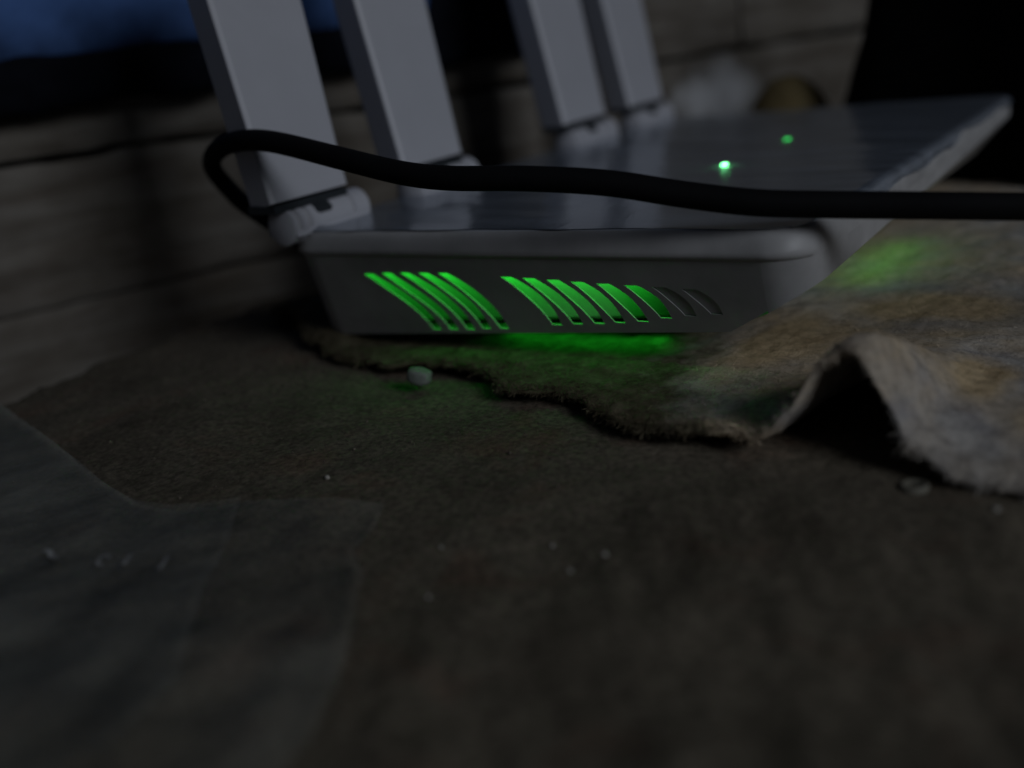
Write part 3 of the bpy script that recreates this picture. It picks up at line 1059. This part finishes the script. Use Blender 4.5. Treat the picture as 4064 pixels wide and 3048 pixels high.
def build_black():
    out = [(67, 251), (80, 241), (110, 236), (138, 230), (150, 213), (170, 206), (230, 203), (246, 222), (200, 230), (165, 238), (110, 249), (78, 257)]
    P = np.array(out+[out[0]], float)
    dense = []
    for a, b in zip(P[:-1], P[1:]):
        for t in np.linspace(0, 1, 8, endpoint=False): dense.append(a*(1-t)+b*t)
    D = np.array(dense)
    for _ in range(5): D = 0.25*np.roll(D, 1, 0)+0.5*D+0.25*np.roll(D, -1, 0)
    cen = D.mean(0)
    vs = []
    lev = 26
    for k in range(lev):
        t = k/(lev-1)
        z = -6 + 125*t
        sc = 1.0 + 0.03*math.sin(t*9) if t < 0.85 else max(0.05, 1.0-((t-0.85)/0.15)**2*0.9)
        if t < 0.06: sc *= 0.95
        for i, q in enumerate(D):
            p = cen+(q-cen)*sc
            nn = (q-cen)/np.linalg.norm(q-cen)
            wob = 2.5*float(fbm(i/7, z/20, 141, 3))
            lean = max(0, z)*0.22*max(0, (110-q[0])/50) if q[0] < 110 else 0
            vs.append((p[0]+nn[0]*wob+lean, p[1]+nn[1]*wob, z))
    n = len(D)
    fs = [(k*n+i, k*n+(i+1) % n, (k+1)*n+(i+1) % n, (k+1)*n+i) for k in range(lev-1) for i in range(n)]
    fs += [tuple(range(n))[::-1], tuple(range((lev-1)*n, lev*n))]
    o = mesh("black_bag", vs, fs, M_BLACK, None, True, (cen[0], cen[1], -6))
    tag(o, "large black cloth bag standing at the router's far corner", "bag")
build_black()

# chip of plaster
def build_chip():
    bm = bmesh.new()
    bmesh.ops.create_cube(bm, size=1)
    bmesh.ops.subdivide_edges(bm, edges=bm.edges, cuts=4, use_grid_fill=True)
    c = Vector((46.8, -8.0, -6.9))
    R_ = Matrix.Rotation(math.radians(12), 3, 'Z') @ Matrix.Rotation(math.radians(12), 3, 'Y')
    for v in bm.verts:
        p = v.co.copy()
        l = (abs(p.x*2)**5+abs(p.y*2)**5+abs(p.z*2)**5)**0.2
        p = p/max(l, 1e-6)*max(abs(p.x), abs(p.y), abs(p.z))*2
        k = 1+0.22*float(fbm(p.x*3+5, p.y*3+p.z*2+5, 151, 3))
        p = Vector((p.x*5.6, p.y*4.4, p.z*3.6))*k*1.0
        v.co = c + R_ @ p
    o = from_bm("plaster_chip", bm, M_CHIP, None, True, c)
    tag(o, "pale grey plaster chip lying on the floor below the vents", "plaster chip")
build_chip()

# a small round cap half-buried near the drape
def build_cap():
    u, v = 166.3, -28.0
    z = float(ground_z(u, v))
    prof = [(0.0, 0.25), (1.5, 0.25), (1.75, 0.55), (2.0, 0.65), (2.25, 0.5), (2.4, 0.0), (2.4, -0.6)]
    seg = 28
    vs = []
    for r, h in prof:
        for i in range(seg):
            a = 2*PI*i/seg
            vs.append((u+r*math.cos(a), v+r*math.sin(a), z+0.3+h+0.12*math.cos(a)))
    n = len(prof)
    fs = [(k*seg+i, (k+1)*seg+i, (k+1)*seg+(i+1) % seg, k*seg+(i+1) % seg) for k in range(n-1) for i in range(seg)]
    m_ = simple("dusty_cap", (0.16, 0.15, 0.12), 0.6, 0.3, 0.2, 300, 0.1)
    o = mesh("bottle_cap", vs, [f[::-1] for f in fs], m_, None, True, (u, v, z))
    o.name = "round_disc"
    tag(o, "small dull round disc lying just below the mat's right corner", "disc")
build_cap()

# white grit on the floor
GR = [(62.2, -57.9, 0.62, "pale speck of grit on the earth above the clear plastic bag"),
      (102.1, -73.1, 0.42, "tiny pale speck on the floor right of the plastic bag's corner"),
      (118.9, -65.2, 0.40, "uppermost tiny speck of grit in the middle of the brown floor"),
      (129.0, -65.9, 0.50, "rightmost of the white specks in the middle of the brown floor"),
      (125.4, -70.7, 0.42, "lowest of the white specks in the middle of the brown floor"),
      (179.8, -34.2, 0.62, "white grain of grit on the floor beneath the mat's right end"),
      (110.0, -86.7, 0.40, "tiny pale speck beside the right edge of the plastic bag")]
for i, (u, v, r, lab) in enumerate(GR):
    z = float(ground_z(u, v))
    o = blob("grit", (u, v, z+r*0.55), (r, r*0.8, r*0.75), M_GRIT, 160+i, 0.5, 2)
    tag(o, lab, "grit", "white grit scattered on the floor")

def build_gravel():
    R = np.random.RandomState(12)
    n = 1500
    u = R.uniform(-60, 230, n); v = R.uniform(-140, 20, n)
    ok = (v < front_v(u)-1.0)
    u, v = u[ok], v[ok]
    z = ground_z(u, v)
    r = R.uniform(0.07, 0.22, len(u))*(1+1.2*(R.rand(len(u)) > 0.93))
    base = np.array([(1, 0, 0), (-1, 0, 0), (0, 1, 0), (0, -1, 0), (0, 0, 1), (0, 0, -1)], float)
    tri = [(0, 2, 4), (2, 1, 4), (1, 3, 4), (3, 0, 4), (2, 0, 5), (1, 2, 5), (3, 1, 5), (0, 3, 5)]
    vs, fs = [], []
    for i in range(len(u)):
        b = base*r[i]*(0.7+0.6*R.rand(6, 1))
        a = R.rand()*6
        rot = np.array([[math.cos(a), -math.sin(a), 0], [math.sin(a), math.cos(a), 0], [0, 0, 1]])
        vs.append(b@rot.T + np.array([u[i], v[i], z[i]+r[i]*0.4]))
        fs += [tuple(k+6*i for k in t) for t in tri]
    m_ = simple("earth_crumb", (0.13, 0.11, 0.088), 0.9, 0.1, 0.5, 260, 0)
    o = mesh("crumbs", np.vstack(vs), fs, m_, None, False)
    tag(o, "fine earth crumbs strewn over the floor", "crumbs", None, "stuff")
build_gravel()

# ------------------------------------------------------------------ thin plastic bag on the floor, front left
def build_bag():
    root = empty("plastic_bag", (40, -100, -9))
    tag(root, "thin clear plastic bag lying crumpled on the floor, front left", "plastic bag")
    def sheet(name, poly, lift, seed):
        poly = [Vector(p) for p in poly]
        xs = [p.x for p in poly]; ys = [p.y for p in poly]
        dense = []
        for a, b in zip(poly, poly[1:]+poly[:1]):
            k = max(2, int((b-a).length/2.5))
            for i in range(k): dense.append(a.lerp(b, i/k))
        pts = list(dense)
        edges = [(i, (i+1) % len(dense)) for i in range(len(dense))]
        R = np.random.RandomState(seed)
        st = 2.2
        for x in np.arange(min(xs), max(xs), st):
            for y in np.arange(min(ys), max(ys), st):
                pts.append(Vector((x+R.uniform(-.4, .4), y+R.uniform(-.4, .4))))
        rv, re, rf, *_ = geometry.delaunay_2d_cdt(pts, edges, [], 1, 1e-4)
        U = np.array([p.x for p in rv]); V = np.array([p.y for p in rv])
        a = U*0.9+V*0.45; b = -U*0.45+V*0.9
        Z = np.maximum(ground_z(U, V), GZ-1.5) + lift + 0.8*np.abs(fbm(a/38, b/26, seed, 3)) + 0.5*fbm(U/5, V/5, seed+5, 2) + 0.8
        o = mesh(name, np.stack([U, V, Z], 1), [tuple(f) for f in rf], M_BAG, None, True, (40, -100, -9))
        adopt(o, root)
        return U, V, Z, o
    outer = [(-67, -50), (-35, -60), (-1, -71), (18, -77), (34, -81), (45, -80.8), (55, -73), (68, -68), (83, -64.8), (87, -72), (89, -80), (96.5, -86), (102, -94), (108.5, -102.4), (114, -111), (118.4, -119.3), (120.8, -128), (118, -142), (95, -158), (40, -160), (-60, -120), (-95, -80)]
    upper = [(-67, -52), (-30, -63), (-1, -72.5), (18, -78.5), (34, -82.5), (45, -82), (56, -74.5), (66, -86), (76, -100), (89, -114.5), (96, -121.6), (99.7, -134.4), (94, -146), (40, -156), (-58, -118), (-92, -80)]
    sheet("back_sheet", outer, 0.4, 171)
    U, V, Z, top = sheet("front_sheet", upper, 2.2, 181)
    # faint white print on the upper sheet
    def zs(u, v):
        i = np.argmin((U-u)**2+(V-v)**2)
        return Z[i]+0.45
    def stroke(pts, wd):
        p = np.array(pts, float)
        t = np.gradient(p, axis=0); t /= np.linalg.norm(t, axis=1)[:, None]
        nn = np.stack([-t[:, 1], t[:, 0]], 1)
        vs = []
        for q, m2 in zip(p, nn):
            for s in (-1, 1):
                x, y = q+m2*wd*s
                vs.append((x, y, zs(q[0], q[1])))
        k = len(p)
        return vs, [(2*i, 2*i+2, 2*i+3, 2*i+1) for i in range(k-1)]
    ex = np.array([0.95, 0.20]); ey = np.array([-0.60, 0.80])*2.4   # along and up the lettering
    def lt(cx, cy, pts): return [tuple(np.array((cx, cy))+ex*a*1.0+ey*b*1.0) for a, b in pts]
    marks = [
        (lt(40.5, -104.2, [(-2.4, 0.5), (-1.2, 0.4), (0, -0.1), (1.2, -0.4), (2.0, -0.8)]), 0.55),
        (lt(52.0, -102.0, [(1.0*math.cos(t), 0.75*math.sin(t)) for t in np.linspace(0.4, 5.6, 16)]), 0.33),
        (lt(56.0, -100.3, [(0.1, 1.0), (0, 0.4), (0, -0.2), (-0.1, -0.6)]), 0.40),
        (lt(63.5, -98.5, [(0.4, 1.0), (0.4, 0.3), (0.3, -0.4), (0.0, -0.9), (-0.6, -0.9)]), 0.36)]
    for p, wd in marks:
        vs, fs = stroke(p, wd)
        o = mesh("print_mark", vs, fs, M_PRINT, None, False, tuple(np.mean(np.array(vs), 0)))
        adopt(o, root)
build_bag()
